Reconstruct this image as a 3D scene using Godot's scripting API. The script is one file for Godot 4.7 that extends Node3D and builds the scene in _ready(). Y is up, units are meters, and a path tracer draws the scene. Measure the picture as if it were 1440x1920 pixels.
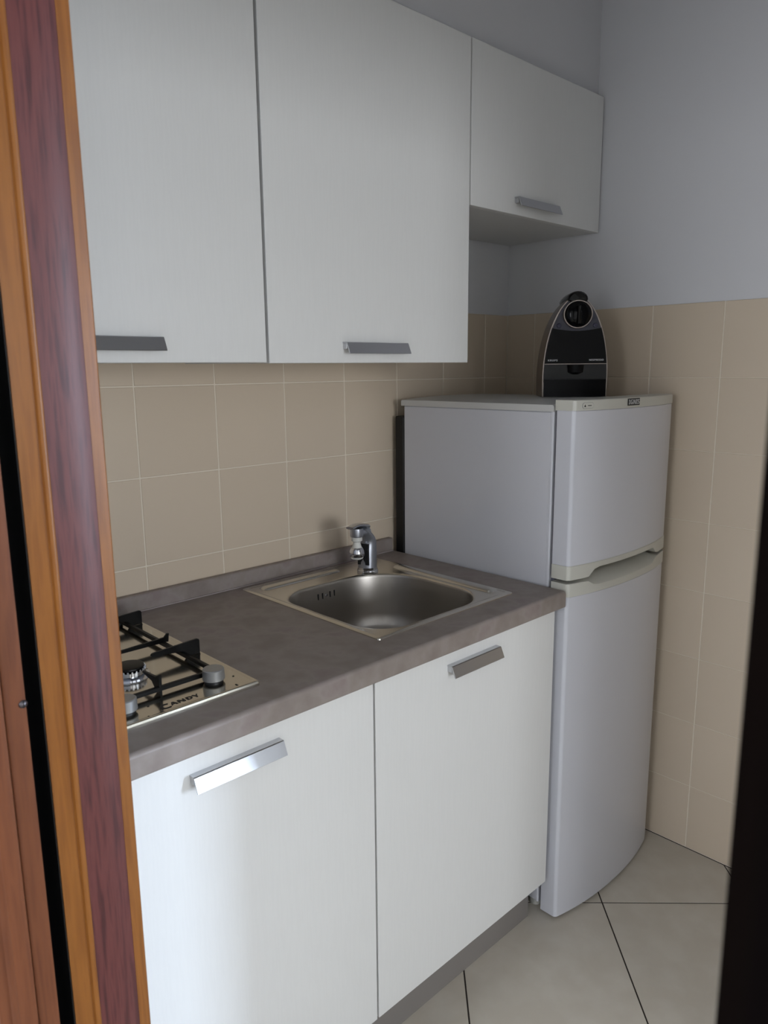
extends Node3D
# A kitchenette seen through a wooden doorway. x runs along the worktop to the fridge, z out of the tiled back wall, y up; metres.

const XR := 1.3165        # face of the right-hand wall
const XL := -0.445        # kitchen face of the left-hand wall
const XC := -0.545        # corridor face of the left-hand wall
const YC := 0.9067        # top of the worktop
const TILE := 0.2

var M := {}
var used := {}


# ---------------------------------------------------------------- mesh building
class Shape:
	var ps: Array = []

	func poly(pts: Array, out = null) -> void:
		var a := PackedVector3Array(pts)
		if out != null and newell(a).dot(out) < 0.0:
			a.reverse()
		ps.append(a)

	static func newell(a: PackedVector3Array) -> Vector3:
		var n := Vector3.ZERO
		for i in a.size():
			n += (a[i] - a[0]).cross(a[(i + 1) % a.size()] - a[0])
		return n

	func settle(from: int) -> void:      # turn the polygons added since «from» outwards
		var c := Vector3.ZERO
		var k := 0
		for i in range(from, ps.size()):
			for v in ps[i]:
				c += v
				k += 1
		c /= maxf(k, 1)
		var vol := 0.0
		for i in range(from, ps.size()):
			vol += newell(ps[i]).dot(ps[i][0] - c)
		if vol < 0.0:
			for i in range(from, ps.size()):
				var a: PackedVector3Array = ps[i]
				a.reverse()
				ps[i] = a

	func box(lo: Vector3, hi: Vector3, r := 0.0, t := Transform3D.IDENTITY) -> Shape:
		var c := (lo + hi) / 2.0
		var h := (hi - lo) / 2.0
		r = minf(r, minf(h.x, minf(h.y, h.z)) * 0.98)
		var at := func(s: Vector3, axis: int) -> Vector3:
			var v := h - Vector3(r, r, r)
			v[axis] = h[axis]
			return t * (c + s * v)
		for a in 3:
			var b := (a + 1) % 3
			var d := (a + 2) % 3
			for s in [-1.0, 1.0]:
				var q := []
				for e in [[-1.0, -1.0], [1.0, -1.0], [1.0, 1.0], [-1.0, 1.0]]:
					var sg := Vector3.ZERO
					sg[a] = s
					sg[b] = e[0]
					sg[d] = e[1]
					q.append(at.call(sg, a))
				var o := Vector3.ZERO
				o[a] = s
				poly(q, t.basis * o)
			if r > 0.0:
				for s in [-1.0, 1.0]:
					for u in [-1.0, 1.0]:
						var q := []
						for e in [[a, -1.0], [a, 1.0], [b, 1.0], [b, -1.0]]:
							var sg := Vector3.ZERO
							sg[a] = s
							sg[b] = u
							sg[d] = e[1]
							q.append(at.call(sg, e[0]))
						var o := Vector3.ZERO
						o[a] = s
						o[b] = u
						poly(q, t.basis * o)
		if r > 0.0:
			for sx in [-1.0, 1.0]:
				for sy in [-1.0, 1.0]:
					for sz in [-1.0, 1.0]:
						var s := Vector3(sx, sy, sz)
						poly([at.call(s, 0), at.call(s, 1), at.call(s, 2)], t.basis * s)
		return self

	func prism(pts: Array, t: Transform3D, length: float) -> Shape:      # outline in x, y of t, drawn out along its z
		var from := ps.size()
		var n := pts.size()
		for i in n:
			var a: Vector2 = pts[i]
			var b: Vector2 = pts[(i + 1) % n]
			poly([t * Vector3(a.x, a.y, 0), t * Vector3(b.x, b.y, 0), t * Vector3(b.x, b.y, length), t * Vector3(a.x, a.y, length)])
		var tris := Geometry2D.triangulate_polygon(PackedVector2Array(pts))
		var area := 0.0
		for i in n:
			area += pts[i].cross(pts[(i + 1) % n])
		for i in range(0, tris.size(), 3):
			var a: Vector2 = pts[tris[i]]
			var b: Vector2 = pts[tris[i + 1]]
			var c: Vector2 = pts[tris[i + 2]]
			if (b - a).cross(c - a) * area < 0.0:
				var k := b
				b = c
				c = k
			poly([t * Vector3(a.x, a.y, length), t * Vector3(b.x, b.y, length), t * Vector3(c.x, c.y, length)])
			poly([t * Vector3(c.x, c.y, 0), t * Vector3(b.x, b.y, 0), t * Vector3(a.x, a.y, 0)])
		settle(from)
		return self

	func rings(rs: Array, caps := true, turn := true, flip := false) -> Shape:
		var from := ps.size()
		for k in rs.size() - 1:
			var a: Array = rs[k]
			var b: Array = rs[k + 1]
			var n := a.size()
			for i in n:
				var j := (i + 1) % n
				var q := [a[i], a[j], b[j], b[i]]
				if a[i].is_equal_approx(a[j]):
					q = [a[i], b[j], b[i]]
				elif b[i].is_equal_approx(b[j]):
					q = [a[i], a[j], b[i]]
				if q.size() == 3 and q[1].is_equal_approx(q[2]):
					continue
				if flip:
					q.reverse()
				poly(q)
		if caps:
			var f: Array = rs[0].duplicate()
			f.reverse()
			poly(f)
			poly(rs[-1].duplicate())
		if turn:
			settle(from)
		return self

	func lathe(profile: Array, t: Transform3D, n := 32, sx := 1.0, sz := 1.0) -> Shape:   # profile of (radius, y) about t's y axis
		var rs := []
		for p in profile:
			var r := []
			for i in n:
				var a := TAU * i / n
				r.append(t * Vector3(cos(a) * p.x * sx, p.y, sin(a) * p.x * sz))
			rs.append(r)
		return rings(rs)

	func tube(path: Array, r: float, n := 10) -> Shape:
		var rs := []
		for k in path.size():
			var d: Vector3 = (path[mini(k + 1, path.size() - 1)] - path[maxi(k - 1, 0)]).normalized()
			var u := d.cross(Vector3.UP if absf(d.y) < 0.9 else Vector3.RIGHT).normalized()
			var v := d.cross(u)
			var ring := []
			for i in n:
				var a := TAU * i / n
				ring.append(path[k] + (u * cos(a) + v * sin(a)) * r)
			rs.append(ring)
		return rings(rs)

	func mesh(crease := 35.0) -> ArrayMesh:
		var lim := cos(deg_to_rad(crease))
		var ns := []
		var at := {}
		for i in ps.size():
			var nn := newell(ps[i])
			ns.append(nn)
			for v in ps[i]:
				var key := Vector3i((v * 20000.0).round())
				if not at.has(key):
					at[key] = []
				at[key].append(i)
		var st := SurfaceTool.new()
		st.begin(Mesh.PRIMITIVE_TRIANGLES)
		for i in ps.size():
			var a: PackedVector3Array = ps[i]
			var me: Vector3 = ns[i].normalized()
			if ns[i].length() < 1e-14:
				continue
			var vn := []
			for v in a:
				var s := Vector3.ZERO
				for j in at[Vector3i((v * 20000.0).round())]:
					if ns[j].normalized().dot(me) > lim:
						s += ns[j]
				vn.append(s.normalized())
			for k in range(1, a.size() - 1):
				for e in [0, k + 1, k]:
					st.set_normal(vn[e])
					st.add_vertex(a[e])
		return st.commit()


# ---------------------------------------------------------------- nodes
func numbered(called: String) -> String:
	used[called] = used.get(called, -1) + 1
	return called if used[called] == 0 else "%s_%03d" % [called, used[called]]


func tag(o: Node3D, label: String, category: String, group := "") -> Node3D:
	o.set_meta("label", label)
	o.set_meta("category", category)
	if group:
		o.set_meta("group", group)
	return o


func thing(called: String, label: String, category: String, at := Vector3.ZERO, turn := 0.0, group := "") -> Node3D:
	var o := Node3D.new()
	o.name = numbered(called)
	add_child(o)
	o.position = at
	o.rotation_degrees.y = turn
	return tag(o, label, category, group)


func part(called: String, s: Shape, m: Material, parent: Node3D = self, crease := 35.0) -> MeshInstance3D:
	var o := MeshInstance3D.new()
	o.mesh = s.mesh(crease)
	o.material_override = m
	if parent == self:
		o.name = numbered(called)
		add_child(o)
	else:
		o.name = called
		parent.add_child(o, true)
	return o


func struct(called: String, s: Shape, m: Material) -> MeshInstance3D:
	var o := part(called, s, m)
	o.set_meta("kind", "structure")
	return o


func text(called: String, words: String, cap: float, t: Transform3D, m: Material, parent: Node3D, wide := 1.0, bold := true) -> MeshInstance3D:
	var tm := TextMesh.new()
	var f := SystemFont.new()
	f.font_names = PackedStringArray(["Droid Sans"])
	f.font_weight = 700 if bold else 400
	tm.font = f
	tm.text = words
	tm.font_size = 64
	tm.pixel_size = cap / (64 * 0.714)
	tm.depth = 0.0006
	tm.curve_step = 2.0
	var o := MeshInstance3D.new()
	o.mesh = tm
	o.name = called
	o.transform = Transform3D(t.basis * Basis.from_scale(Vector3(wide, 1, 1)), t.origin)
	o.material_override = m
	parent.add_child(o, true)
	return o


func mat(c: Color, rough: float, metal := 0.0, spec := 0.5) -> StandardMaterial3D:
	var m := StandardMaterial3D.new()
	m.albedo_color = c
	m.roughness = rough
	m.metallic = metal
	m.metallic_specular = spec
	return m


func rgb(r: int, g: int, b: int) -> Color:
	return Color8(r, g, b)


func noise(sd: int, freq: float, oct := 4, w := 512, ramp: Array = [], bump := 0.0) -> NoiseTexture2D:
	var n := FastNoiseLite.new()
	n.seed = sd
	n.noise_type = FastNoiseLite.TYPE_SIMPLEX_SMOOTH
	n.frequency = freq
	n.fractal_octaves = oct
	var t := NoiseTexture2D.new()
	t.width = w
	t.height = w
	t.seamless = true
	t.noise = n
	if bump > 0.0:
		t.as_normal_map = true
		t.bump_strength = bump
	elif ramp:
		var g := Gradient.new()
		g.offsets = PackedFloat32Array(ramp.map(func(e): return e[0]))
		g.colors = PackedColorArray(ramp.map(func(e): return e[1]))
		t.color_ramp = g
	return t


func grain(m: StandardMaterial3D, t: Texture2D, scale: Vector3) -> StandardMaterial3D:
	m.albedo_texture = t
	m.uv1_triplanar = true
	m.uv1_world_triplanar = true
	m.uv1_scale = scale
	return m


func fine(m: StandardMaterial3D, t: Texture2D, scale: Vector3, strength: float) -> StandardMaterial3D:
	m.normal_enabled = true
	m.normal_texture = t
	m.normal_scale = strength
	m.uv1_triplanar = true
	m.uv1_world_triplanar = true
	m.uv1_scale = scale
	return m


func tex_flat(a: Color, b: Color, sd: int, freq: float) -> NoiseTexture2D:
	return noise(sd, freq, 4, 512, [[0.2, a], [0.8, b]])


# ---------------------------------------------------------------- scene
func _ready() -> void:
	view_and_light()
	materials()
	room()
	tiles()
	door_frame()
	cabinets()
	worktop_and_plinth()
	sink()
	faucet()
	hob()
	fridge()
	coffee_machine()


func view_and_light() -> void:
	var cam := Camera3D.new()
	cam.name = "camera"
	cam.position = Vector3(-0.74326, 1.43647, 1.55453)
	cam.rotation_degrees = Vector3(-10.91566, -43.71565, -0.55402)
	var at := CameraAttributesPhysical.new()
	at.frustum_focal_length = 17.54877
	at.frustum_focus_distance = 1.9
	at.frustum_near = 0.02
	at.frustum_far = 60.0
	at.exposure_aperture = 8.0
	cam.fov = 68.72932
	cam.near = 0.02
	cam.attributes = at
	add_child(cam)

	var env := Environment.new()
	env.background_mode = Environment.BG_SKY
	var sky := Sky.new()
	var sm := ProceduralSkyMaterial.new()
	sm.sky_top_color = rgb(150, 180, 225)
	sm.sky_horizon_color = rgb(220, 230, 242)
	sm.ground_horizon_color = rgb(190, 190, 185)
	sm.ground_bottom_color = rgb(120, 115, 108)
	sky.sky_material = sm
	env.sky = sky
	env.background_energy_multiplier = 3.0
	env.tonemap_mode = Environment.TONE_MAPPER_LINEAR
	env.tonemap_exposure = 0.57
	env.sdfgi_enabled = true
	env.ssao_enabled = true
	env.ssil_enabled = true
	var we := WorldEnvironment.new()
	we.name = "surroundings"
	we.environment = env
	add_child(we)

	# daylight through three unseen windows, invented behind the camera to explain the light
	window_light("added_balcony_daylight", Vector3(3.58, 1.2, 6.38), 0.0, Vector2(0.55, 2.1), 64.0, rgb(214, 231, 255))
	window_light("added_window_daylight", Vector3(-0.75, 1.5, 6.38), 0.0, Vector2(1.7, 1.3), 17.0, rgb(244, 248, 255))
	window_light("added_side_daylight", Vector3(-2.98, 1.5, 1.3), -90.0, Vector2(1.2, 1.3), 7.5, rgb(244, 247, 255))


func window_light(called: String, at: Vector3, turn: float, size: Vector2, energy: float, tint: Color) -> void:
	var l := AreaLight3D.new()
	l.name = called
	l.area_size = size
	l.light_energy = energy
	l.light_color = tint
	l.area_range = 20.0
	l.area_attenuation = 2.0
	l.shadow_enabled = true
	l.position = at
	l.rotation_degrees.y = turn
	add_child(l)


func materials() -> void:
	M.paint = mat(rgb(213, 213, 215), 0.9)
	M.ceiling = mat(rgb(226, 226, 226), 0.95)
	M.outer = mat(rgb(222, 219, 212), 0.9)
	M.white_door = grain(mat(Color.WHITE, 0.5), noise(3, 0.02, 4, 512, [[0.0, rgb(225, 225, 222)], [1.0, rgb(227, 227, 224)]]), Vector3(14, 0.9, 14))
	M.white_box = mat(rgb(214, 214, 212), 0.55)
	M.dark_gap = mat(rgb(40, 40, 42), 0.8)
	M.screw = mat(rgb(92, 88, 92), 0.35, 0.9)
	M.seal = mat(rgb(170, 160, 158), 0.5)
	M.plinth = mat(rgb(146, 141, 137), 0.4, 0.35)
	M.alu = mat(rgb(196, 197, 200), 0.3, 1.0)
	M.worktop = grain(mat(Color.WHITE, 0.48), noise(8, 0.012, 5, 512, [[0.15, rgb(130, 119, 113)], [0.5, rgb(141, 131, 124)], [0.62, rgb(145, 135, 129)], [0.9, rgb(134, 121, 118)]]), Vector3(1.7, 1.7, 1.7))
	M.grout = mat(rgb(228, 218, 200), 0.85)
	for k in 3:
		var d := k - 1
		M["tile_%d" % k] = mat(rgb(208 + d, 192 + d, 170 + d), 0.3, 0.0, 0.45)
		M["floor_%d" % k] = grain(mat(Color(1, 1, 1), 0.3), noise(20 + k, 0.015, 4, 256, [[0.2, rgb(196 + d, 188 + d, 173 + d)], [0.8, rgb(202 + d, 195 + d, 181 + d)]]), Vector3(2.5, 2.5, 2.5))
	M.floor_grout = mat(rgb(44, 36, 31), 0.9)
	M.floor_far = mat(rgb(184, 177, 166), 0.35)
	M.steel = mat(rgb(206, 203, 196), 0.26, 1.0)
	fine(M.steel, noise(31, 0.05, 3, 256, [], 3.0), Vector3(3, 40, 40), 0.12)
	M.basin_shaded = mat(rgb(168, 163, 156), 0.36, 1.0)  # same steel as the rim, darkened for the shade inside the bowl
	M.rim = mat(rgb(214, 209, 199), 0.27, 1.0)  # same steel as the bowl, lightened for the light it catches
	M.hob_steel = mat(rgb(205, 200, 188), 0.13, 1.0)
	M.chrome = mat(rgb(205, 207, 212), 0.12, 1.0)
	M.satin = mat(rgb(172, 175, 182), 0.32, 0.9)
	M.black_iron = mat(rgb(8, 8, 8), 0.4, 0.0, 0.35)
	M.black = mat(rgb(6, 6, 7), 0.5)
	M.ink = mat(rgb(14, 12, 10), 0.6)
	M.knob_grey = mat(rgb(158, 158, 156), 0.35, 0.6)
	M.fridge = mat(rgb(211, 212, 218), 0.18)
	M.cream = mat(rgb(203, 202, 192), 0.32)
	M.top_plate = mat(rgb(206, 206, 203), 0.34)
	M.rubber = mat(rgb(96, 96, 104), 0.8)
	M.slot_shade = mat(rgb(20, 20, 20), 0.9)
	M.white_plastic = mat(rgb(212, 211, 204), 0.4)
	var w1 := noise(41, 0.02, 5, 512, [[0.15, rgb(114, 68, 28)], [0.45, rgb(127, 79, 33)], [0.6, rgb(131, 82, 35)], [0.85, rgb(118, 71, 30)]])
	M.orange_wood = grain(mat(Color.WHITE, 0.36, 0.0, 0.35), w1, Vector3(9, 0.5, 9))
	var w2 := noise(47, 0.016, 4, 512, [[0.15, rgb(64, 30, 29)], [0.4, rgb(86, 44, 41)], [0.6, rgb(93, 49, 45)], [0.85, rgb(74, 36, 35)]])
	M.red_wood = grain(mat(Color.WHITE, 0.4, 0.0, 0.38), w2, Vector3(13, 0.9, 13))
	var w3 := noise(53, 0.02, 5, 512, [[0.15, rgb(92, 52, 32)], [0.5, rgb(106, 62, 38)], [0.85, rgb(96, 55, 34)]])
	M.brown_wood = grain(mat(Color.WHITE, 0.4, 0.0, 0.35), w3, Vector3(9, 0.5, 9))
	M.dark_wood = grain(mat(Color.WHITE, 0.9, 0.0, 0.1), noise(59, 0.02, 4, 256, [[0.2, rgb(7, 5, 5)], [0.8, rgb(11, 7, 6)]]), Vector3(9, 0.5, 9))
	M.machine_black = mat(rgb(11, 11, 12), 0.4, 0.0, 0.25)
	M.machine_panel = mat(rgb(48, 48, 60), 0.4, 0.2)
	M.machine_silver = mat(rgb(150, 140, 134), 0.32, 0.85)
	M.machine_gloss = mat(rgb(4, 4, 5), 0.12, 0.0, 0.3)
	M.button_blue = mat(rgb(34, 33, 60), 0.35)
	M.print_grey = mat(rgb(196, 196, 196), 0.6)


# ---------------------------------------------------------------- the setting
func room() -> void:
	var t := 0.12
	# kitchen niche; the outer room and corridor lie behind and beside the camera
	struct("wall_back", Shape.new().box(Vector3(-3.12, -0.1, -t - 0.004), Vector3(XR + t, 2.8, -0.004)), M.paint)
	struct("wall_right", Shape.new().box(Vector3(XR + 0.004, -0.1, -0.004), Vector3(XR + t, 2.8, 1.72)), M.paint)
	var wl := Shape.new()
	wl.box(Vector3(XC, -0.1, -0.004), Vector3(XL, 2.8, 0.795))
	wl.box(Vector3(XC, 2.06, 0.795), Vector3(XL, 2.8, 1.56))
	struct("wall_left", wl, M.paint)
	var wf := Shape.new()  # unseen lintel and pier, added to dim and shape the incoming light
	wf.box(Vector3(XC, 1.95, 1.56), Vector3(XR + 0.004, 2.8, 1.66))
	wf.box(Vector3(0.5, -0.1, 1.56), Vector3(XR + 0.004, 1.95, 1.66))
	struct("wall_front_added", wf, M.paint)
	struct("ceiling", Shape.new().box(Vector3(-3.12, 2.72, -0.1), Vector3(4.72, 2.84, 6.52)), M.ceiling)
	struct("floor", Shape.new().box(Vector3(-3.12, -0.1, -0.1), Vector3(4.72, -0.0012, 6.52)), M.floor_grout)
	struct("floor", Shape.new().box(Vector3(-3.0, -0.0012, 2.2), Vector3(4.6, 0.0, 6.4)), M.floor_far)
	struct("wall_soffit", Shape.new().box(Vector3(XL, 2.1875, -0.004), Vector3(XR + 0.004, 2.73, 0.3020)), M.paint)   # boxed in above the cabinets
	# the room behind, closed except for its invented windows
	var far := Shape.new()
	far.box(Vector3(-3.12, -0.1, 6.4), Vector3(-1.6, 2.8, 6.52))
	far.box(Vector3(-1.6, -0.1, 6.4), Vector3(0.1, 0.85, 6.52))
	far.box(Vector3(-1.6, 2.15, 6.4), Vector3(0.1, 2.8, 6.52))
	far.box(Vector3(0.1, -0.1, 6.4), Vector3(3.30, 2.8, 6.52))
	far.box(Vector3(3.30, 2.25, 6.4), Vector3(3.86, 2.8, 6.52))
	far.box(Vector3(3.30, -0.1, 6.4), Vector3(3.86, 0.1, 6.52))
	far.box(Vector3(3.86, -0.1, 6.4), Vector3(4.72, 2.8, 6.52))
	struct("wall_far", far, M.outer)
	struct("wall_east", Shape.new().box(Vector3(4.6, -0.1, 1.6), Vector3(4.72, 2.8, 6.4)), M.outer)
	struct("wall_east_return", Shape.new().box(Vector3(XR + 0.12, -0.1, 1.6), Vector3(4.6, 2.8, 1.72)), M.outer)
	var side := Shape.new()
	side.box(Vector3(-3.12, -0.1, -0.1), Vector3(-3.0, 2.8, 0.7))
	side.box(Vector3(-3.12, -0.1, 1.9), Vector3(-3.0, 2.8, 6.4))
	side.box(Vector3(-3.12, -0.1, 0.7), Vector3(-3.0, 0.85, 1.9))
	side.box(Vector3(-3.12, 2.15, 0.7), Vector3(-3.0, 2.8, 1.9))
	struct("wall_west", side, M.outer)


func tiles() -> void:
	# beige wall tiles: seven rows on the back and right-hand walls, on a bed of paler grout
	var rows := 7
	var y0 := 0.0012
	var back := get_node("wall_back")
	var right := get_node("wall_right")
	part("grout", Shape.new().box(Vector3(XL, 0, -0.005), Vector3(XR, y0 + TILE * 8 - 0.001, -0.0014)), M.grout, back)
	part("grout", Shape.new().box(Vector3(XR + 0.0014, 0, -0.004), Vector3(XR + 0.005, y0 + TILE * 8 - 0.001, 1.56)), M.grout, right)
	var g := 0.0013
	var cache := {}
	for r in 8:
		for c in range(-3, 7):
			var x0 := maxf(TILE * c + g, XL + 0.001)
			var x1 := minf(TILE * (c + 1) - g, XR - 0.001)
			wall_tile(cache, back, Vector3((x0 + x1) / 2, y0 + TILE * (r + 0.5), 0), x1 - x0, false, (r * 7 + c * 5 + 30) % 3)
		for c in range(-1, 8):
			var z0 := maxf(0.1069 + TILE * c + g, 0.001)
			var z1 := minf(0.1069 + TILE * (c + 1) - g, 1.559)
			wall_tile(cache, right, Vector3(XR, y0 + TILE * (r + 0.5), (z0 + z1) / 2), z1 - z0, true, (r * 5 + c * 7 + 30) % 3)
	# square floor tiles laid on the diagonal, dark joints
	var fl := get_node("floor")
	var s0 := 1.58
	var d0 := 0.266
	var p := 0.5600
	var j := 0.0027
	var ground := PackedVector2Array([Vector2(-2.98, 0.002), Vector2(XR - 0.002, 0.002), Vector2(XR - 0.002, 2.199), Vector2(-2.98, 2.199)])
	var n := 0
	for a in range(-9, 5):
		for b in range(-9, 8):
			var q := PackedVector2Array()
			for e in [[0, 0], [1, 0], [1, 1], [0, 1]]:
				var s: float = s0 + p * (a + e[0]) + (j if e[0] == 0 else -j)
				var d: float = d0 + p * (b + e[1]) + (j if e[1] == 0 else -j)
				q.append(Vector2((s + d) / 2, (s - d) / 2))
			for cut in Geometry2D.intersect_polygons(q, ground):
				var area := 0.0
				for i in cut.size():
					area += cut[i].cross(cut[(i + 1) % cut.size()])
				if absf(area) < 0.001:
					continue
				var sh := Shape.new()
				var inner := Geometry2D.offset_polygon(cut, -0.0006)
				var lo := []
				var mid := []
				for v in cut:
					lo.append(Vector3(v.x, -0.0012, v.y))
					mid.append(Vector3(v.x, -0.0004, v.y))
				if inner.size() == 1 and inner[0].size() == cut.size():
					var best := 0
					for i in cut.size():
						if inner[0][i].distance_to(cut[0]) < inner[0][best].distance_to(cut[0]):
							best = i
					var top := []
					for i in cut.size():
						var v: Vector2 = inner[0][(i + best) % cut.size()]
						top.append(Vector3(v.x, 0, v.y))
					sh.rings([lo, mid, top])
				else:
					sh.rings([lo, mid])
				part("floor_tile", sh, M["floor_%d" % (n % 3)], fl, 20)
				n += 1


func wall_tile(cache: Dictionary, wall: Node3D, at: Vector3, w: float, turned: bool, tone: int) -> void:
	var gap := 0.0007 if turned else 0.0013       # tight bed joints on the right-hand wall
	var key := "%.4f %s" % [w, turned]
	if not cache.has(key):
		cache[key] = Shape.new().box(Vector3(-w / 2, -TILE / 2 + gap, -0.004), Vector3(w / 2, TILE / 2 - gap, 0.0), 0.0012).mesh(20)
	var o := MeshInstance3D.new()
	o.name = "tile"
	o.mesh = cache[key]
	o.material_override = M["tile_%d" % tone]
	o.position = at
	if turned:
		o.rotation_degrees.y = -90
	wall.add_child(o, true)


func door_frame() -> void:
	# the near side of the doorway: a moulded stile, a dark slot and a second stile, running floor to lintel
	var f := thing("door_1", "varnished wooden door frame with orange and reddish strips and a dark slot at left edge", "door frame")
	f.set_meta("kind", "structure")
	var h := 2.06
	var up := Transform3D(Basis(Vector3(1, 0, 0), Vector3(0, 0, 1), Vector3(0, -1, 0)), Vector3(0, h, 0))   # outline (x, z), drawn downwards
	var strip := func(called: String, pts: Array, m: Material) -> void:
		part(called, Shape.new().prism(pts, up, h), m, f, 30)
	# reddish face strip, slightly bowed towards the kitchen
	var pts := [Vector2(-0.4992, 0.8645)]
	for k in 9:
		var u := k / 8.0
		pts.append(Vector2(lerpf(-0.4992, -0.4582, u), 0.8665 - 0.0030 * pow(u, 4)))
	pts.append_array([Vector2(-0.4582, 0.80), Vector2(-0.4992, 0.80)])
	strip.call("face_strip", pts, M.red_wood)
	# orange lip on the kitchen side, with a rounded outer edge
	pts = [Vector2(-0.4580, 0.8636)]
	for k in 7:
		var a := PI / 2 - k * PI / 12.0
		pts.append(Vector2(-0.4472 + 0.0022 * cos(a) - 0.0001, 0.8608 + 0.0022 * sin(a)))
	pts.append_array([Vector2(-0.4451, 0.79), Vector2(-0.4580, 0.79)])
	strip.call("edge_lip", pts, M.orange_wood)
	# orange return on the slot side
	pts = [Vector2(-0.4994, 0.8668), Vector2(-0.5010, 0.8676), Vector2(-0.5030, 0.8676)]
	pts.append_array([Vector2(-0.5044, 0.8668), Vector2(-0.5056, 0.8640), Vector2(-0.5224, 0.8600), Vector2(-0.5224, 0.80), Vector2(-0.4994, 0.80)])
	strip.call("slot_return", pts, M.orange_wood)
	# lining of the slot
	pts = [Vector2(-0.5225, 0.8585), Vector2(-0.5225, 0.80), Vector2(-0.5386, 0.80), Vector2(-0.5386, 0.8585), Vector2(-0.5376, 0.8585), Vector2(-0.5376, 0.81), Vector2(-0.5235, 0.81), Vector2(-0.5235, 0.8585)]
	strip.call("slot_lining", pts, M.black)
	# second stile with a screw, then the architrave on the corridor side
	pts = [Vector2(-0.5388, 0.862), Vector2(-0.5396, 0.8665), Vector2(-0.5550, 0.8665), Vector2(-0.5576, 0.8650), Vector2(-0.5576, 0.795), Vector2(-0.5388, 0.795)]
	strip.call("stile", pts, M.brown_wood)
	pts = [Vector2(-0.5592, 0.858), Vector2(-0.5592, 0.8690), Vector2(-0.5606, 0.8716), Vector2(-0.5690, 0.8724), Vector2(-0.5752, 0.8700), Vector2(-0.5772, 0.8640), Vector2(-0.5800, 0.8610), Vector2(-0.5900, 0.8590), Vector2(-0.5950, 0.84), Vector2(-0.5950, 0.74), Vector2(-0.5592, 0.74)]
	strip.call("architrave", pts, M.brown_wood)
	var sc := Shape.new()
	sc.lathe([Vector2(0, 0.0024), Vector2(0.0022, 0.0020), Vector2(0.0036, 0.0008), Vector2(0.0040, 0), Vector2(0.0040, -0.004), Vector2(0, -0.004)], Transform3D(Basis(Vector3.RIGHT, PI / 2), Vector3(-0.5420, 1.139, 0.8665)), 20)
	part("screw", sc, M.screw, f)
	part("screw_slot", Shape.new().box(Vector3(-0.5424, 1.1355, 0.8684), Vector3(-0.5416, 1.1425, 0.8692)), M.slot_shade, f)
	# far jamb beside the camera, nearly black
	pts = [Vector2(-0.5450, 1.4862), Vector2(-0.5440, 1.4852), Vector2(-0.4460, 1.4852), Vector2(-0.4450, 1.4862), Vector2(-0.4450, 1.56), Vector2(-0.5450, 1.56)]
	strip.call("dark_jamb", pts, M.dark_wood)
	part("head", Shape.new().box(Vector3(XC, 2.06, 0.80), Vector3(XL, 2.085, 1.56), 0.002), M.brown_wood, f)


# ---------------------------------------------------------------- furniture
func handle(parent: Node3D, at: Vector3, length: float) -> void:
	# an angled aluminium bar: a flange off the door, then a face that leans outwards at its lower edge
	var pts := [Vector2(0, 0.0), Vector2(0.0125, 0.0), Vector2(0.0145, -0.0010), Vector2(0.0240, -0.0230), Vector2(0.0230, -0.0240), Vector2(0.0212, -0.0235), Vector2(0.0122, -0.0030), Vector2(0.0, -0.0030)]
	var t := Transform3D(Basis(Vector3(0, 0, 1), Vector3(0, 1, 0), Vector3(-1, 0, 0)), at + Vector3(length / 2, 0, 0))
	var h := part("handle", Shape.new().prism(pts, t, length), M.alu, parent, 20)
	h.set_meta("label", "brushed aluminium angled bar handle")
	for s in [-1, 1]:
		var feet := Shape.new()
		feet.box(at + Vector3(s * (length / 2 - 0.006) - 0.005, -0.0150, -0.0005), at + Vector3(s * (length / 2 - 0.006) + 0.005, -0.0028, 0.0118), 0.001)
		part("handle_foot", feet, M.alu, h)


func cabinet(called: String, label: String, x0: float, x1: float, y0: float, y1: float, zb: float, zf: float, hx: float, hy: float, hl: float, group: String, door_y0: float, door_y1: float) -> Node3D:
	var o := thing(called, label, "cabinet", Vector3((x0 + x1) / 2, y0, 0), 0, group)
	var off := -o.position
	var b := Shape.new()
	var w := 0.018
	b.box(Vector3(x0, y0, zb) + off, Vector3(x0 + w, y1, zf - 0.0215) + off, 0.0006)
	b.box(Vector3(x1 - w, y0, zb) + off, Vector3(x1, y1, zf - 0.0215) + off, 0.0006)
	b.box(Vector3(x0 + w, y0, zb) + off, Vector3(x1 - w, y0 + w, zf - 0.0215) + off)
	if zf > 0.5:      # base units are open at the top but for a rail in front
		b.box(Vector3(x0 + w, y1 - w, zf - 0.04) + off, Vector3(x1 - w, y1, zf - 0.0215) + off)
	else:
		b.box(Vector3(x0 + w, y1 - w, zb) + off, Vector3(x1 - w, y1, zf - 0.0215) + off)
	b.box(Vector3(x0 + w, y0 + w, zb) + off, Vector3(x1 - w, y1 - w, zb + 0.004) + off)
	part("body", b, M.white_box, o)
	var d := part("door", Shape.new().box(Vector3(x0 + 0.0018, door_y0, zf - 0.019) + off, Vector3(x1 - 0.0018, door_y1, zf) + off, 0.0009), M.white_door, o, 20)
	handle(d, Vector3(hx, hy, zf) + off, hl)
	return o


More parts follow.
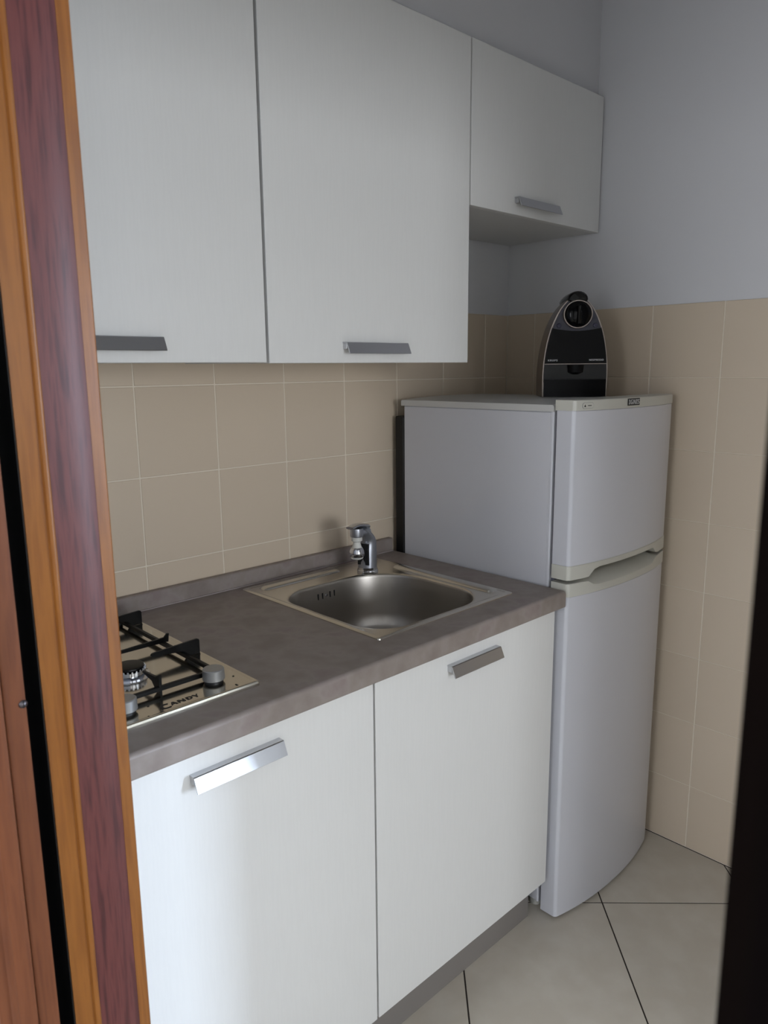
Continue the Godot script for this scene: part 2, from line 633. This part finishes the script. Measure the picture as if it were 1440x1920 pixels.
func cabinets() -> void:
	cabinet("base_cabinet", "white base cabinet under the gas hob, its bright bar handle catching the light", -0.4435, 0.1515, 0.113, 0.8655, 0.03, 0.587, -0.152, 0.8270, 0.168, "white base cabinets", 0.1186, 0.8563)
	cabinet("base_cabinet", "white base cabinet under the steel sink, beside the fridge", 0.1525, 0.7525, 0.113, 0.8655, 0.03, 0.587, 0.4400, 0.8310, 0.163, "white base cabinets", 0.1186, 0.8563)
	var a := cabinet("wall_cabinet", "tall white wall cabinet half hidden by the wooden door frame", -0.4435, 0.1240, 1.4505, 2.1866, 0.0, 0.3236, -0.1920, 1.4925, 0.184, "", 1.4485, 2.185)
	a.set_meta("group", "white wall cabinets")
	cabinet("wall_cabinet", "tall white wall cabinet in the middle, above sink and worktop", 0.1258, 0.7275, 1.449, 2.1866, 0.0, 0.3253, 0.4080, 1.4905, 0.184, "white wall cabinets", 1.4470, 2.185)
	cabinet("wall_cabinet", "short white wall cabinet high above the fridge in the corner", 0.7285, 1.3145, 1.8195, 2.1866, 0.0, 0.3253, 0.9960, 1.8610, 0.184, "white wall cabinets", 1.8185, 2.185)


func worktop_and_plinth() -> void:
	var x0 := -0.4435
	var x1 := 0.7605
	var s := Shape.new()
	# front strip with a rolled edge, drawn out along x
	var pts := [Vector2(0.522, YC), Vector2(0.6015, YC)]
	for k in 7:
		var a := PI / 2 - k * PI / 12.0
		pts.append(Vector2(0.6015 + 0.008 * cos(a), YC - 0.008 + 0.008 * sin(a)))
	for k in 5:
		var a := -k * PI / 8.0
		pts.append(Vector2(0.6045 + 0.005 * cos(a), YC - 0.036 + 0.005 * sin(a)))
	pts.append(Vector2(0.522, YC - 0.041))
	s.prism(pts, Transform3D(Basis(Vector3(0, 0, 1), Vector3(0, 1, 0), Vector3(-1, 0, 0)), Vector3(x1, 0, 0)), x1 - x0)
	s.box(Vector3(x0, YC - 0.041, 0.0015), Vector3(x1, YC, 0.075))
	for e in [[x0, -0.345], [-0.085, 0.232], [0.612, x1]]:
		s.box(Vector3(e[0], YC - 0.041, 0.075), Vector3(e[1], YC, 0.522))
	var o := part("worktop", s, M.worktop, self, 30)
	tag(o, "brown stone-look laminate worktop with a rolled front edge over the white base cabinets", "worktop")
	part("upstand", Shape.new().box(Vector3(x0, YC, 0.001), Vector3(x1, 0.9452, 0.020), 0.0025), M.worktop, o)
	part("seal", Shape.new().box(Vector3(x0, YC, 0.0195), Vector3(x1, YC + 0.0016, 0.0215)), M.seal, o)
	var k := part("plinth", Shape.new().box(Vector3(x0, 0.0, 0.528), Vector3(0.736, 0.1125, 0.546), 0.0012), M.plinth)
	tag(k, "grey metallic plinth board below the white base cabinet doors on the floor", "plinth")


func ring_at(x0: float, x1: float, z0: float, z1: float, r: Array, y: float) -> Array:   # rounded rectangle, corners: back left, back right, front right, front left
	var out := []
	var cs := [[x0, z0, PI], [x1, z0, 1.5 * PI], [x1, z1, 0.0], [x0, z1, 0.5 * PI]]
	for k in 4:
		var sx: float = 1.0 if k == 0 or k == 3 else -1.0
		var sz: float = 1.0 if k < 2 else -1.0
		for i in 11:
			var a: float = cs[k][2] + i / 10.0 * PI / 2
			out.append(Vector3(cs[k][0] + sx * r[k] + cos(a) * r[k], y, cs[k][1] + sz * r[k] + sin(a) * r[k]))
	return out


func sink() -> void:
	var o := thing("sink", "stainless steel inset sink with a rounded square bowl in the worktop", "sink", Vector3(0.4375, YC, 0.287))
	var bx := [-0.2195, 0.2205, -0.2435, 0.244]            # rim
	var bw := [-0.197, 0.168, -0.140, 0.222]               # bowl mouth
	var rr := [0.085, 0.150, 0.105, 0.085]
	var rs := []
	var rim := func(i: float, y: float, r: float) -> void:
		rs.append(ring_at(bx[0] + i, bx[1] - i, bx[2] + i, bx[3] - i, [r, r, r, r], y))
	rim.call(0.0, 0.0001, 0.006)
	rim.call(0.0004, 0.0022, 0.006)
	rim.call(0.0030, 0.0040, 0.006)
	rim.call(0.0100, 0.0042, 0.007)
	rim.call(0.0125, 0.0030, 0.008)
	var bowl := func(i: float, y: float, grow := 0.0) -> void:
		var q := []
		for e in rr:
			q.append(maxf(e - i * 0.35 + grow, 0.02))
		rs.append(ring_at(bw[0] + i, bw[1] - i, bw[2] + i, bw[3] - i, q, y))
	bowl.call(-0.006, 0.0028)
	bowl.call(-0.002, 0.0020)
	bowl.call(0.001, -0.0010)
	bowl.call(0.003, -0.0060)
	bowl.call(0.006, -0.04)
	bowl.call(0.012, -0.10)
	bowl.call(0.018, -0.128)
	bowl.call(0.030, -0.143)
	bowl.call(0.050, -0.149)
	bowl.call(0.100, -0.1515)
	var c := []
	for i in 44:
		c.append(Vector3(-0.0145, -0.153, 0.041))
	rs.append(c)
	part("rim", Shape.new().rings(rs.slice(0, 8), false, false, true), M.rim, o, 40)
	part("bowl", Shape.new().rings(rs.slice(7), false, false, true), M.basin_shaded, o, 40)
	for e in [[Vector3(-0.182, 0, -0.207), Vector3(0.055, 0, -0.207)], [Vector3(0.1945, 0, -0.125), Vector3(0.1945, 0, 0.206)]]:
		var rg := Shape.new()
		var d: Vector3 = (e[1] - e[0]).normalized()
		var side := Vector3(-d.z, 0, d.x)
		var rings := []
		for k in [[-0.004, 0.1], [0.0, 0.6], [0.005, 0.9], [0.012, 1.0], [-0.012, 1.0], [-0.005, 0.9], [0.0, 0.6], [0.004, 0.1]]:
			var q := []
			var base: Vector3 = (e[0] if rings.size() < 4 else e[1]) + d * k[0]
			for i in 9:
				var a := PI * i / 8.0
				q.append(base + side * cos(a) * 0.0165 * lerpf(0.5, 1.0, k[1]) + Vector3(0, 0.0022 + sin(a) * 0.0075 * k[1], 0))
			rings.append(q)
		rg.rings(rings)
		part("raised_ridge", rg, M.steel, o, 50)
	var ov := Shape.new()
	for x in [-0.068, -0.054, -0.030, -0.016]:
		ov.box(Vector3(x - 0.0022, -0.036, -0.1384), Vector3(x + 0.0022, -0.020, -0.1340), 0.001)
	part("overflow_slots", ov, M.slot_shade, o)
	part("overflow_screw", Shape.new().lathe([Vector2(0, 0.0015), Vector2(0.003, 0.001), Vector2(0.0038, 0), Vector2(0.0038, -0.003), Vector2(0, -0.003)], Transform3D(Basis(Vector3.RIGHT, PI / 2), Vector3(-0.042, -0.028, -0.1335)), 16), M.chrome, o)
	part("drain", Shape.new().lathe([Vector2(0, -0.001), Vector2(0.026, -0.001), Vector2(0.030, 0.0016), Vector2(0.036, 0.002), Vector2(0.040, 0.0), Vector2(0.040, -0.002), Vector2(0, -0.002)], Transform3D(Basis.IDENTITY, Vector3(-0.0145, -0.1515, 0.041)), 32), M.chrome, o)


func faucet() -> void:
	var o := thing("faucet", "small chrome single lever mixer tap with a swivel sprayer standing on sink corner", "faucet", Vector3(0.542, YC + 0.0030, 0.146), -74.0)
	o.scale = Vector3.ONE * 1.16
	# local +z points from the body towards the bowl
	part("base", Shape.new().lathe([Vector2(0, 0), Vector2(0.0235, 0), Vector2(0.0240, 0.002), Vector2(0.0235, 0.0055), Vector2(0.0215, 0.0075), Vector2(0.0215, 0.013), Vector2(0, 0.013)], Transform3D.IDENTITY, 32), M.chrome, o)
	# body: an upright barrel whose back curves over towards the lever
	var rs := []
	for k in 13:
		var u := k / 12.0
		var y := 0.012 + 0.092 * u
		var lean := 0.030 * pow(maxf(u - 0.62, 0) / 0.38, 1.7)
		var q := []
		for i in 24:
			var a := TAU * i / 24
			var rx := 0.0210 - 0.002 * u - 0.0045 * pow(u, 6)
			var rz := 0.0212 - 0.003 * u - 0.008 * pow(u, 5)
			q.append(Vector3(cos(a) * rx, y, lean + sin(a) * rz - 0.004 * u))
		rs.append(q)
	part("body", Shape.new().rings(rs), M.satin, o, 45)
	part("front_panel", Shape.new().prism([Vector2(-0.014, 0.020), Vector2(0.014, 0.020), Vector2(0.012, 0.068), Vector2(-0.012, 0.068)], Transform3D(Basis.IDENTITY, Vector3(0, 0, 0.012)), 0.0075), M.slot_shade, o)  # dark reflection on the body front, put into the colour
	# spout arm, running forward from the head of the body
	var arm := []
	for k in 8:
		var u := k / 7.0
		var q := []
		for i in 16:
			var a := TAU * i / 16
			q.append(Vector3(cos(a) * (0.0150 - 0.0010 * u), 0.095 + 0.003 * u + sin(a) * (0.012 - 0.0035 * u), 0.006 + 0.040 * u))
		arm.append(q)
	part("spout", Shape.new().rings(arm), M.satin, o, 45)
	# lever: a flat blade lifting off the top
	var lv := []
	for k in 9:
		var u := k / 8.0
		var q := []
		var w := lerpf(0.0150, 0.0095, u)
		for i in 16:
			var a := TAU * i / 16
			q.append(Vector3(cos(a) * w, 0.108 + 0.006 * u + 0.004 * sin(PI * u) + sin(a) * lerpf(0.0060, 0.0030, u), 0.010 + 0.062 * u))
		lv.append(q)
	part("lever", Shape.new().rings(lv), M.chrome, o, 45)
	var at := Transform3D(Basis.from_scale(Vector3(0.84, 1, 0.84)), Vector3(0, 0.009, 0.044))
	var cut := func(pr: Array) -> Shape:
		return Shape.new().lathe(pr, at, 28)
	part("collar", cut.call([Vector2(0, 0.100), Vector2(0.0165, 0.100), Vector2(0.0175, 0.098), Vector2(0.0175, 0.083), Vector2(0.0160, 0.081), Vector2(0, 0.081)]), M.satin, o)
	var sp := part("sprayer_neck", cut.call([Vector2(0, 0.0812), Vector2(0.0140, 0.0812), Vector2(0.0145, 0.0795), Vector2(0.0145, 0.0725), Vector2(0.0100, 0.0700), Vector2(0.0095, 0.0670), Vector2(0.0125, 0.0585), Vector2(0.0135, 0.0570), Vector2(0, 0.0570)]), M.white_plastic, o)
	sp.set_meta("label", "white plastic sprayer neck")
	part("sprayer_bell", cut.call([Vector2(0, 0.0572), Vector2(0.0140, 0.0572), Vector2(0.0165, 0.0550), Vector2(0.0190, 0.0500), Vector2(0.0200, 0.0440), Vector2(0.0196, 0.0385), Vector2(0.0180, 0.0360), Vector2(0, 0.0360)]), M.chrome, o)
	part("sprayer_face", cut.call([Vector2(0, 0.0362), Vector2(0.0172, 0.0362), Vector2(0.0160, 0.0325), Vector2(0.0110, 0.0300), Vector2(0, 0.0295)]), M.white_plastic, o)


func hob() -> void:
	var cx := -0.2147
	var o := thing("hob", "two burner stainless steel gas hob with black pan supports set in the worktop", "hob", Vector3(cx, YC, 0.30))
	var z := func(v: float) -> float: return v - 0.30
	var x := func(v: float) -> float: return v - cx
	# plate with a rounded raised border
	var rs := []
	for e in [[0.0, 0.0001, 0.004], [0.0002, 0.0050, 0.004], [0.0016, 0.0078, 0.004], [0.0042, 0.0088, 0.004], [0.0080, 0.0085, 0.004], [0.0120, 0.0072, 0.004]]:
		rs.append(ring_at(-0.1455 + e[0], 0.1455 - e[0], -0.2415 + e[0], 0.2405 - e[0], [e[2], e[2], e[2], e[2]], e[1]))
	var s := Shape.new()
	s.rings(rs)
	part("plate", s, M.hob_steel, o, 40)
	var top := 0.0072
	for e in [[-0.2170, 0.360, 0.028], [-0.2147, 0.165, 0.036]]:
		var r: float = e[2]
		var at := Transform3D(Basis.IDENTITY, Vector3(x.call(e[0]), top, z.call(e[1])))
		var b := part("burner", Shape.new().lathe([Vector2(0, 0), Vector2(r * 1.25, 0), Vector2(r * 1.2, 0.003), Vector2(r * 0.92, 0.005), Vector2(r * 0.92, 0.0065), Vector2(r, 0.0075), Vector2(r, 0.0135), Vector2(r * 0.9, 0.0140), Vector2(0, 0.0140)], at, 40), M.chrome, o)
		var teeth := Shape.new()
		for k in 24:
			var a := TAU * k / 24
			teeth.box(Vector3(r * 0.80, 0.0130, -r * 0.055), Vector3(r * 1.01, 0.0165, r * 0.055), 0.0005, at * Transform3D(Basis(Vector3.UP, a), Vector3.ZERO))
		part("burner_teeth", teeth, M.chrome, b)
		part("burner_cap", Shape.new().lathe([Vector2(0, 0.0160), Vector2(r * 0.84, 0.0160), Vector2(r * 0.90, 0.0172), Vector2(r * 0.88, 0.0195), Vector2(r * 0.75, 0.0208), Vector2(0, 0.0212)], at, 40), M.black_iron, b)
	# pan support: a square bar frame and plate fingers
	var g := Shape.new()
	var y0 := 0.0125
	var y1 := 0.0205
	var xs := [-0.3175, -0.1120]
	var zs := [0.090, 0.466]
	for e in xs:
		g.box(Vector3(x.call(e) - 0.0035, y0, z.call(zs[0])), Vector3(x.call(e) + 0.0035, y1, z.call(zs[1])), 0.001)
	for e in zs:
		g.box(Vector3(x.call(xs[0]) - 0.0035, y0, z.call(e) - 0.0035), Vector3(x.call(xs[1]) + 0.0035, y1, z.call(e) + 0.0035), 0.001)
	for e in xs:
		for f in zs:
			g.lathe([Vector2(0, y1), Vector2(0.006, y1), Vector2(0.0075, top), Vector2(0, top)], Transform3D(Basis.IDENTITY, Vector3(x.call(e), 0, z.call(f))), 12)
	part("pan_support", g, M.black_iron, o)
	for e in [[-0.112, 0.352, 0.0], [-0.112, 0.118, 0.0], [-0.3175, 0.352, 180.0], [-0.3175, 0.118, 180.0], [-0.2147, 0.466, -90.0], [-0.2147, 0.090, 90.0], [-0.112, 0.277, 0.0], [-0.3175, 0.277, 180.0]]:
		var low: bool = e[1] == 0.277
		var pts := [Vector2(0.036, 0.011), Vector2(0.036, 0.036), Vector2(0.0350, 0.0385), Vector2(0.032, 0.040), Vector2(-0.056, 0.036), Vector2(-0.0595, 0.0345), Vector2(-0.0605, 0.032), Vector2(-0.0595, 0.0295), Vector2(-0.056, 0.0285), Vector2(0.000, 0.024), Vector2(0.010, 0.011)]
		if low:
			pts = [Vector2(0.012, 0.020), Vector2(0.014, 0.036), Vector2(0.010, 0.036), Vector2(0.004, 0.030), Vector2(-0.085, 0.027), Vector2(-0.085, 0.021), Vector2(0.0, 0.020)]
		elif absf(e[2]) == 90.0:
			pts = [Vector2(0.003, 0.008), Vector2(0.004, 0.042), Vector2(0.001, 0.043), Vector2(-0.010, 0.037), Vector2(-0.056, 0.034), Vector2(-0.058, 0.031), Vector2(-0.025, 0.026), Vector2(-0.006, 0.008)]
		var t := Transform3D(Basis(Vector3.UP, deg_to_rad(e[2])), Vector3(x.call(e[0]), 0, z.call(e[1])))
		t = t * Transform3D(Basis.IDENTITY, Vector3(0, -0.003, -0.002))
		part("support_finger", Shape.new().prism(pts, t, 0.004), M.black_iron, o, 20)
	for e in [[-0.1265, 0.486], [-0.2870, 0.492]]:
		var at := Transform3D(Basis.IDENTITY, Vector3(x.call(e[0]), top, z.call(e[1])))
		var k := part("knob", Shape.new().lathe([Vector2(0, 0.0245), Vector2(0.0165, 0.0245), Vector2(0.0182, 0.0230), Vector2(0.0190, 0.0062), Vector2(0.0182, 0.0052), Vector2(0, 0.0052)], at, 40), M.knob_grey, o)
		part("knob_skirt", Shape.new().lathe([Vector2(0, 0.0062), Vector2(0.0150, 0.0062), Vector2(0.0160, 0.0), Vector2(0, 0.0)], at, 32), M.black, k)
		part("setting_mark", Shape.new().lathe([Vector2(0, 0.0006), Vector2(0.0018, 0.0006), Vector2(0.0018, 0), Vector2(0, 0)], at.translated(Vector3(0.036, 0, 0.004)), 12), M.ink, o)
		part("setting_mark", Shape.new().box(Vector3(-0.0012, 0, -0.004), Vector3(0.0012, 0.0006, 0.004), 0.0, at.translated(Vector3(0.020, 0, 0.040))), M.ink, o)
	var flat := Basis(Vector3(1, 0, 0), Vector3(0, 0, -1), Vector3(0, 1, 0))
	text("lettering", "C", 0.0165, Transform3D(flat, Vector3(x.call(-0.2330), top + 0.0003, z.call(0.5165))), M.ink, o, 1.35)
	text("lettering", "ANDY", 0.0100, Transform3D(flat, Vector3(x.call(-0.1975), top + 0.0003, z.call(0.5145))), M.ink, o, 1.35)


# ---------------------------------------------------------------- appliances
func door_front(x: float) -> float:      # plan of the fridge doors: rounded ends and a gentle bulge
	var x0 := 0.772
	var x1 := 1.2640
	var r := 0.008
	var u := (x - x0) / (x1 - x0)
	var z := 0.6055 + 0.0300 * (1.0 - pow(absf(2.0 * u - 1.0), 2.2))
	if x < x0 + r:
		var e := (x0 + r - x) / r
		z -= r * (1.0 - sqrt(maxf(0.0, 1.0 - e * e))) * 0.9
	if x > x1 - 0.012:
		var e := (x - x1 + 0.012) / 0.012
		z -= 0.012 * (1.0 - sqrt(maxf(0.0, 1.0 - e * e))) * 0.9
	return z


func door_stations() -> Array:
	var xs := []
	for k in 9:
		xs.append(0.772 + 0.008 * (1.0 - cos(PI / 2 * k / 8.0)))
	for k in range(1, 24):
		xs.append(lerpf(0.780, 1.252, k / 24.0))
	for k in 8:
		xs.append(1.252 + 0.012 * sin(PI / 2 * k / 7.0))
	return xs


func fridge() -> void:
	var o := thing("fridge", "small white two door fridge freezer with cream trim in the corner", "fridge", Vector3(1.02, 0, 0.30))
	var off := -o.position
	var b := Shape.new()
	b.box(Vector3(0.7735, 0.022, 0.05) + off, Vector3(1.262, 1.334, 0.5475) + off, 0.006)
	part("body", b, M.fridge, o)
	part("front_edge", Shape.new().box(Vector3(0.7732, 0.022, 0.540) + off, Vector3(1.2622, 1.333, 0.5505) + off, 0.003), M.fridge, o)
	# crowned top plate with a cream rim
	var rs := []
	for k in 13:
		var u := k / 12.0
		var xx := lerpf(0.7700, 1.2655, u)
		var yy := 1.3465 + 0.0075 * (1.0 - pow(absf(2 * u - 1), 2.5))
		rs.append([Vector3(xx, 1.3305, 0.046) + off, Vector3(xx, 1.3305, 0.5515) + off, Vector3(xx, yy - 0.003, 0.5515) + off, Vector3(xx, yy, 0.548) + off, Vector3(xx, yy, 0.049) + off, Vector3(xx, yy - 0.003, 0.046) + off])
	part("top_plate", Shape.new().rings(rs), M.top_plate, o, 25)
	part("gasket", Shape.new().box(Vector3(0.784, 0.035, 0.5505) + off, Vector3(1.252, 1.318, 0.5605) + off), M.rubber, o)
	var xs := door_stations()
	var slab := func(ylow: Callable, yhigh: Callable, grow: float, zb: float, scoop := 0.0) -> Shape:
		var list := []
		for xx in xs:
			var zf: float = door_front(xx) + grow
			var lo: float = ylow.call(xx)
			var hi: float = yhigh.call(xx)
			var xg: float = xx + (-grow if xx < 0.773 else (grow if xx > 1.2635 else 0.0))
			var back: float = 0.928 if scoop > 0.0 and hi < 0.9195 else hi
			list.append([Vector3(xg, lo, zb) + off, Vector3(xg, lo, zf) + off, Vector3(xg, hi - 0.0015, zf) + off, Vector3(xg, hi, zf - 0.0015) + off, Vector3(xg, back, zf - 0.03) + off, Vector3(xg, back, zb) + off])
		return Shape.new().rings(list)
	var flat := func(y: float) -> Callable: return func(_x: float) -> float: return y
	var notch := func(out: float, deep: float) -> Callable:
		return func(xx: float) -> float:
			var e := clampf(minf(xx - 0.838, 1.178 - xx) / 0.026, 0.0, 1.0)
			return lerpf(out, deep, e)
	var up := part("upper_door", slab.call(flat.call(0.9640), flat.call(1.3340), 0.0, 0.5600), M.fridge, o, 40)
	part("top_trim", slab.call(flat.call(1.3342), flat.call(1.3585), 0.0016, 0.5560), M.cream, up, 40)
	part("handle_trim", slab.call(notch.call(0.9290, 0.9500), flat.call(0.9638), 0.0016, 0.5600), M.cream, up, 40)
	var lo := part("lower_door", slab.call(flat.call(0.0100), flat.call(0.8868), 0.0, 0.5600), M.fridge, o, 40)
	part("handle_trim", slab.call(flat.call(0.8870), notch.call(0.9200, 0.9060), 0.0016, 0.5600, 1.0), M.cream, lo, 40)
	part("gap_shade_plate", Shape.new().box(Vector3(0.7745, 0.12, 0.016) + off, Vector3(1.258, 1.30, 0.0505) + off, 0.003), M.black, o)  # black plate added to give the gap behind the fridge its shadow
	for xx in [0.80, 1.235]:
		for zz in [0.10, 0.525]:
			var ft := Shape.new().lathe([Vector2(0, 0.024), Vector2(0.014, 0.024), Vector2(0.016, 0.016), Vector2(0.016, 0.0), Vector2(0, 0.0)], Transform3D(Basis.IDENTITY, Vector3(xx, 0, zz) + off), 18)
			part("foot", ft, M.white_plastic, o)
	# maker's plate and small oval badge on the top trim
	var lx := 0.9880
	var ang := atan2(door_front(lx + 0.02) - door_front(lx - 0.02), 0.04)
	var bt := Transform3D(Basis(Vector3.UP, -ang), Vector3(lx, 1.3480, door_front(lx) + 0.0016) + off)
	var pl := part("name_plate", Shape.new().box(Vector3(-0.0275, -0.0085, -0.001), Vector3(0.0275, 0.0085, 0.0014), 0.0006, bt), M.ink, up)
	text("lettering", "IGNIS", 0.0112, bt * Transform3D(Basis.IDENTITY, Vector3(0, 0, 0.0016)), M.print_grey, pl, 1.17)
	lx = 0.8120
	ang = atan2(door_front(lx + 0.01) - door_front(lx - 0.01), 0.02)
	bt = Transform3D(Basis(Vector3.UP, -ang), Vector3(lx, 1.3455, door_front(lx) + 0.0016) + off)
	var oval := func(w: float, h: float) -> Array:
		var q := []
		for k in 12:
			q.append(Vector2(w - h + cos(-PI / 2 + PI * k / 11.0) * h, sin(-PI / 2 + PI * k / 11.0) * h))
		for k in 12:
			q.append(Vector2(-w + h + cos(PI / 2 + PI * k / 11.0) * h, sin(PI / 2 + PI * k / 11.0) * h))
		return q
	var bd := part("badge", Shape.new().prism(oval.call(0.0185, 0.0068), bt, 0.0005), M.rubber, up)
	part("badge_face", Shape.new().prism(oval.call(0.0180, 0.0063), bt, 0.0007), M.cream, bd)
	part("badge_print", Shape.new().prism([Vector2(-0.013, -0.003), Vector2(-0.007, -0.003), Vector2(-0.010, 0.0028)], bt, 0.0010).prism([Vector2(-0.001, -0.0008), Vector2(0.011, -0.0008), Vector2(0.011, 0.0008), Vector2(-0.001, 0.0008)], bt, 0.0010), M.ink, bd)


func arch(y: float) -> float:       # half width of the coffee machine's front at height y
	if y <= 0.05:
		return lerpf(0.0865, 0.0878, y / 0.05)
	var u := (y - 0.05) / 0.226
	return 0.0878 * pow(maxf(0.0, 1.0 - u * u), 0.52)


func arch_outline(scale: float, y0: float, y1: float) -> Array:
	var ys := []
	for k in 29:
		ys.append(lerpf(y0, y1, sin(PI / 2 * k / 28.0)))
	var pts := []
	for y in ys:
		pts.append(Vector2(arch(y / scale if scale > 0.98 else y) * scale, y))
	var left := []
	for p in pts:
		if p.x > 0.0005:
			left.append(Vector2(-p.x, p.y))
	left.reverse()
	pts.append_array(left)
	return pts


func coffee_machine() -> void:
	var o := thing("coffee_machine", "black and silver arch fronted capsule coffee machine standing on top of the fridge", "coffee machine", Vector3(1.117, 1.3545, 0.364), -46.5)
	o.scale = Vector3(1, 0.955, 1)
	var zf := 0.100
	# silver shell: arched section that draws in towards the back
	var rs := []
	for e in [[-0.090, 0.70, 0.86], [-0.082, 0.80, 0.92], [-0.05, 0.91, 0.965], [0.0, 0.98, 0.99], [0.07, 1.0, 1.0], [0.094, 1.0, 1.0], [0.098, 0.985, 0.995]]:
		var q := []
		for p in arch_outline(1.0, 0.0, 0.2755):
			q.append(Vector3(p.x * e[1], p.y * e[2], e[0]))
		rs.append(q)
	part("shell", Shape.new().rings(rs), M.machine_silver, o, 40)
	var inset := func(y0: float, y1: float, gap: float) -> Array:
		var pts := []
		var n := 14
		for k in n + 1:
			var y := lerpf(y0, y1, k / float(n))
			pts.append(Vector2(maxf(arch(y) - gap, 0.004), y))
		var l := []
		for p in pts:
			l.append(Vector2(-p.x, p.y))
		l.reverse()
		pts.append_array(l)
		return pts
	var front := func(d: float) -> Transform3D: return Transform3D(Basis.IDENTITY, Vector3(0, 0, d))
	part("front_panel", Shape.new().prism(inset.call(0.092, 0.190, 0.0042), front.call(zf - 0.012), 0.0150), M.machine_black, o, 20)
	var cp: Array = inset.call(0.1885, 0.266, 0.0055)
	for k in range(1, 12):        # its lower edge sags
		var u := k / 12.0
		cp.append(Vector2(lerpf(cp[29].x, cp[0].x, u), 0.1885 - 0.0075 * sin(PI * u)))
	part("control_panel", Shape.new().prism(cp, front.call(zf - 0.012), 0.0162), M.machine_panel, o, 20)
	part("lower_recess", Shape.new().prism(inset.call(0.040, 0.0905, 0.0042), front.call(zf - 0.012), 0.0132), M.black, o, 20)
	part("trim_line", Shape.new().prism(inset.call(0.0902, 0.0918, 0.0050), front.call(zf - 0.012), 0.0158), M.machine_silver, o, 20)
	# drip tray: a bowed black block below
	var dt := Shape.new()
	var q := []
	for k in 13:
		var u := k / 12.0 * 2 - 1
		q.append(Vector2(u * 0.0825, zf + 0.004 + 0.014 * (1 - u * u)))
	q.append_array([Vector2(0.0825, zf - 0.02), Vector2(-0.0825, zf - 0.02)])
	dt.prism(q, Transform3D(Basis(Vector3(1, 0, 0), Vector3(0, 0, 1), Vector3(0, -1, 0)), Vector3(0, 0.048, 0)), 0.0475)
	part("drip_tray", dt, M.machine_black, o, 25)
	var spout := Shape.new().lathe([Vector2(0, 0.088), Vector2(0.022, 0.088), Vector2(0.020, 0.068), Vector2(0.008, 0.062), Vector2(0, 0.062)], Transform3D(Basis.IDENTITY, Vector3(0, 0, zf + 0.002)), 24)
	part("coffee_outlet", spout, M.machine_black, o)
	# round knob with a silver ring, two buttons, the black lid on top
	var ky := 0.2255
	var face := Transform3D(Basis(Vector3.RIGHT, PI / 2), Vector3(0, ky, zf + 0.002))
	part("knob_ring", Shape.new().lathe([Vector2(0.0340, 0.0), Vector2(0.0390, 0.0), Vector2(0.0390, 0.010), Vector2(0.0375, 0.0125), Vector2(0.0355, 0.0125), Vector2(0.0340, 0.010), Vector2(0.0340, 0.0)], face, 48), M.machine_silver, o)
	var kn := part("knob", Shape.new().lathe([Vector2(0, 0.0), Vector2(0.0352, 0.0), Vector2(0.0352, 0.010), Vector2(0.030, 0.016), Vector2(0.018, 0.0195), Vector2(0, 0.0205)], face, 40), M.machine_gloss, o)
	part("knob_grip", Shape.new().box(Vector3(-0.006, ky - 0.030, zf + 0.014), Vector3(0.006, ky + 0.026, zf + 0.0250), 0.004), M.machine_gloss, kn)
	for s in [-1, 1]:
		part("button", Shape.new().lathe([Vector2(0, 0.0035), Vector2(0.0052, 0.0030), Vector2(0.0062, 0.0), Vector2(0, 0.0)], Transform3D(Basis(Vector3.RIGHT, PI / 2), Vector3(s * 0.0475, 0.1955, zf + 0.0042)), 20), M.button_blue, o)
	var lid := Shape.new()
	var lr := []
	for e in [[-0.045, 0.45], [-0.035, 0.85], [0.02, 1.0], [0.080, 1.0], [0.104, 0.95], [0.110, 0.75]]:
		var a := []
		for i in 20:
			var t := TAU * i / 20
			a.append(Vector3(cos(t) * 0.0275 * e[1], 0.2660 + sin(t) * (0.0230 if sin(t) > 0 else 0.012) * e[1], e[0]))
		lr.append(a)
	lid.rings(lr)
	part("lid", lid, M.machine_gloss, o, 50)
	text("lettering", "KRUPS", 0.0050, Transform3D(Basis.IDENTITY, Vector3(-0.0610, 0.1010, zf + 0.0032)), M.print_grey, o, 1.25)
	text("lettering", "NESPRESSO", 0.0042, Transform3D(Basis.IDENTITY, Vector3(0.0545, 0.1015, zf + 0.0032)), M.print_grey, o, 1.12)
